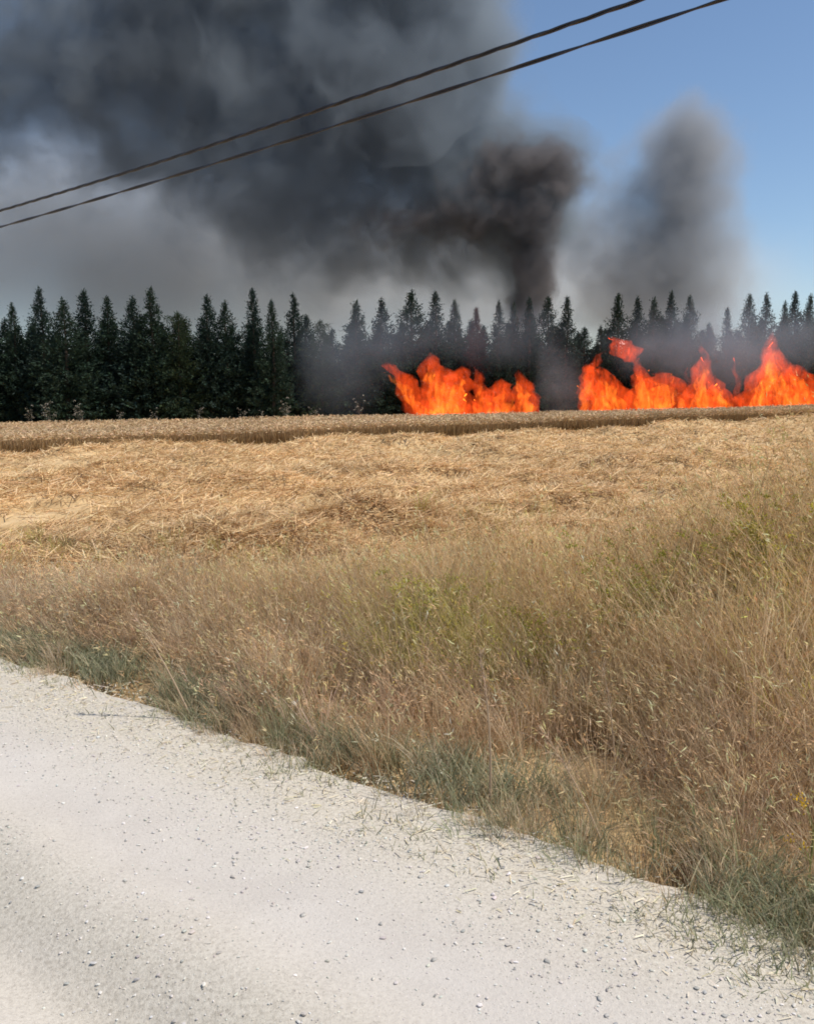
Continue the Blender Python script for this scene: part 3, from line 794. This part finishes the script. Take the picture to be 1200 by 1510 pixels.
# ---- flames ------------------------------------------------------------------------------
def flame_mat(name, strength, color, seed, lo, gain):
    m, nt, out = new_mat(name)
    tc = nd(nt, 'ShaderNodeTexCoord')
    mp = nd(nt, 'ShaderNodeMapping'); mp.inputs['Scale'].default_value = (1.0, 1.0, .42); mp.inputs['Location'].default_value = (seed * 3.1, seed, 0)
    nt.links.new(tc.outputs['Object'], mp.inputs[0])
    n1 = noise(nt, 1.9, 5, .62, mp.outputs[0], 1.8)
    g = fmath(nt, 'MULTIPLY_ADD', n1.outputs[0], gain, -gain * lo)
    g = fmath(nt, 'MINIMUM', fmath(nt, 'MAXIMUM', g, .0), 1.5)
    e = nd(nt, 'ShaderNodeEmission'); e.inputs['Color'].default_value = (*color, 1)
    nt.links.new(fmath(nt, 'MULTIPLY', g, strength), e.inputs['Strength'])
    nt.links.new(e.outputs[0], out.inputs['Volume'])
    m.cycles.volume_step_rate = .5
    return m
FM = [flame_mat('flame_red', .62, (1.0, .085, .012), k, .40, 5.0) for k in range(4)]
FI = [flame_mat('flame_orange', 1.35, (1.0, .20, .018), k, .48, 8.0) for k in range(4)]
def tongue(root, spine, Y, seed, depth=.7, mats=None, wk=1.0, name='flame'):
    """spine: list of (px, py, half width px): a closed lumpy tongue of fire"""
    g = random.Random(seed); org = root.location
    K = 12; q = 10
    sp = np.array(spine, float); uu = np.linspace(0, 1, len(sp)); ui = np.linspace(0, 1, K)
    xs_ = np.interp(ui, uu, sp[:, 0]); ys_ = np.interp(ui, uu, sp[:, 1]); ws_ = np.interp(ui, uu, sp[:, 2]) * wk
    V = []; Fc = []
    for k in range(K):
        wob = 1 + .22 * g.uniform(-1, 1)
        c = at_y(xs_[k] + 3 * math.sin(k * 1.7 + seed), ys_[k], Y) - org; r = ws_[k] * Y / F0 * wob * (0.15 if k == K - 1 else 1)
        dd = min(depth, r * 1.2)
        for j in range(q):
            a = j * 2 * math.pi / q; rr = 1 + .18 * g.uniform(-1, 1)
            V.append((c.x + r * rr * math.cos(a), c.y + dd * rr * math.sin(a), c.z + .06 * g.uniform(-1, 1)))
    for k in range(K - 1):
        for j in range(q): Fc.append((k * q + j, k * q + (j + 1) % q, k * q + q + (j + 1) % q, k * q + q + j))
    me = bpy.data.meshes.new('flame'); me.from_pydata(V, [], Fc + [tuple(range(q - 1, -1, -1)), tuple(range((K - 1) * q, K * q))]); me.update()
    for p in me.polygons: p.use_smooth = True
    o = bpy.data.objects.new(name, me); COL.objects.link(o); me.materials.append((mats or FM)[seed % 4]); o.parent = root
    return o
def fire(name, px, Y, tongues, label):
    p = at_y(px, 600, Y); root = empty(name, (p.x, Y, 0))
    g = random.Random(int(px))
    for k, (sp, dy) in enumerate(tongues):
        fl = tongue(root, sp, Y + dy, k + int(px), .8, FM, 1.12)
        if sp[0][1] > 600:                      # hot heart inside the outer flame
            inner = [(a + g.uniform(-4, 4), b + .16 * (sp[0][1] - b) , c * .62) for a, b, c in sp]
            tongue(root, inner, Y + dy, k + int(px) + 1, .5, FI, 1.0, 'flame_heart').parent = root
    x0, x1 = min(t_[0][0][0] for t_ in tongues), max(t_[0][0][0] for t_ in tongues)
    for k in range(int((x1 - x0) / 14)):        # small licks that fray the outline
        bx = g.uniform(x0 - 8, x1 + 8); hh = g.uniform(30, 66) * (1.15 if px > 900 else .95); lx = g.gauss(-4, 8)
        sp = [(bx, 628, g.uniform(5, 10)), (bx + lx * .3, 628 - hh * .5, g.uniform(4, 8)), (bx + lx, 628 - hh, g.uniform(2, 5)), (bx + lx * 1.6, 628 - hh * 1.35, 1)]
        tongue(root, sp, Y + g.uniform(-.6, .8), k + 50, .3, FI if g.random() < .55 else FM, 1.0, 'flame')
    tag(root, label, 'fire', 'fires burning along the shelter belt')
BASE = 640
fire('wildfire', 680, 51.0, [
    ([(640, BASE, 30), (625, 605, 26), (606, 575, 17), (590, 552, 13), (565, 533, 5)], 0),
    ([(650, BASE, 40), (655, 600, 34), (650, 570, 30), (640, 545, 22), (632, 520, 3)], .4),
    ([(670, BASE, 36), (672, 590, 26), (675, 560, 20), (681, 540, 5)], -.2),
    ([(722, BASE, 22), (715, 595, 18), (708, 570, 11), (702, 542, 3)], .2),
    ([(740, BASE, 34), (738, 595, 28), (735, 575, 18), (742, 558, 4)], -.3),
    ([(775, BASE, 26), (776, 595, 24), (772, 570, 15), (764, 545, 4)], .3)],
    'smaller of the two fires, orange flames with one tongue curling away from the black smoke')
fire('wildfire', 1010, 54.0, [
    ([(878, BASE, 28), (876, 590, 24), (872, 560, 18), (866, 536, 5)], 0),
    ([(905, BASE, 36), (906, 590, 28), (898, 565, 20), (885, 540, 4)], .3),
    ([(925, 534, 6), (924, 522, 17), (921, 512, 19), (913, 503, 11), (900, 496, 2)], .5),
    ([(947, 600, 8), (948, 570, 6), (942, 548, 5), (934, 528, 5), (924, 512, 3)], .6),
    ([(864, 590, 10), (866, 560, 9), (872, 542, 7), (882, 526, 4), (893, 516, 1)], .7),
    ([(948, BASE, 30), (950, 590, 27), (947, 560, 14), (940, 536, 3)], -.2),
    ([(985, BASE, 40), (985, 585, 36), (980, 560, 26), (972, 548, 5)], .2),
    ([(1032, BASE, 32), (1034, 590, 26), (1034, 560, 14), (1038, 530, 8), (1034, 508, 2)], 0),
    ([(1066, BASE, 24), (1066, 590, 20), (1058, 570, 9), (1054, 552, 2)], .4),
    ([(1110, BASE, 26), (1112, 590, 24), (1122, 560, 18), (1130, 530, 8), (1136, 505, 3)], -.2),
    ([(1160, BASE, 40), (1158, 590, 34), (1146, 555, 26), (1140, 525, 14), (1136, 488, 2)], .3),
    ([(1195, BASE, 36), (1192, 590, 32), (1180, 560, 24), (1165, 535, 6)], 0),
    ([(1240, BASE, 34), (1238, 590, 30), (1225, 565, 20), (1215, 545, 4)], .2)],
    'wider of the two fires, tall orange flames licking at the slim conifers')
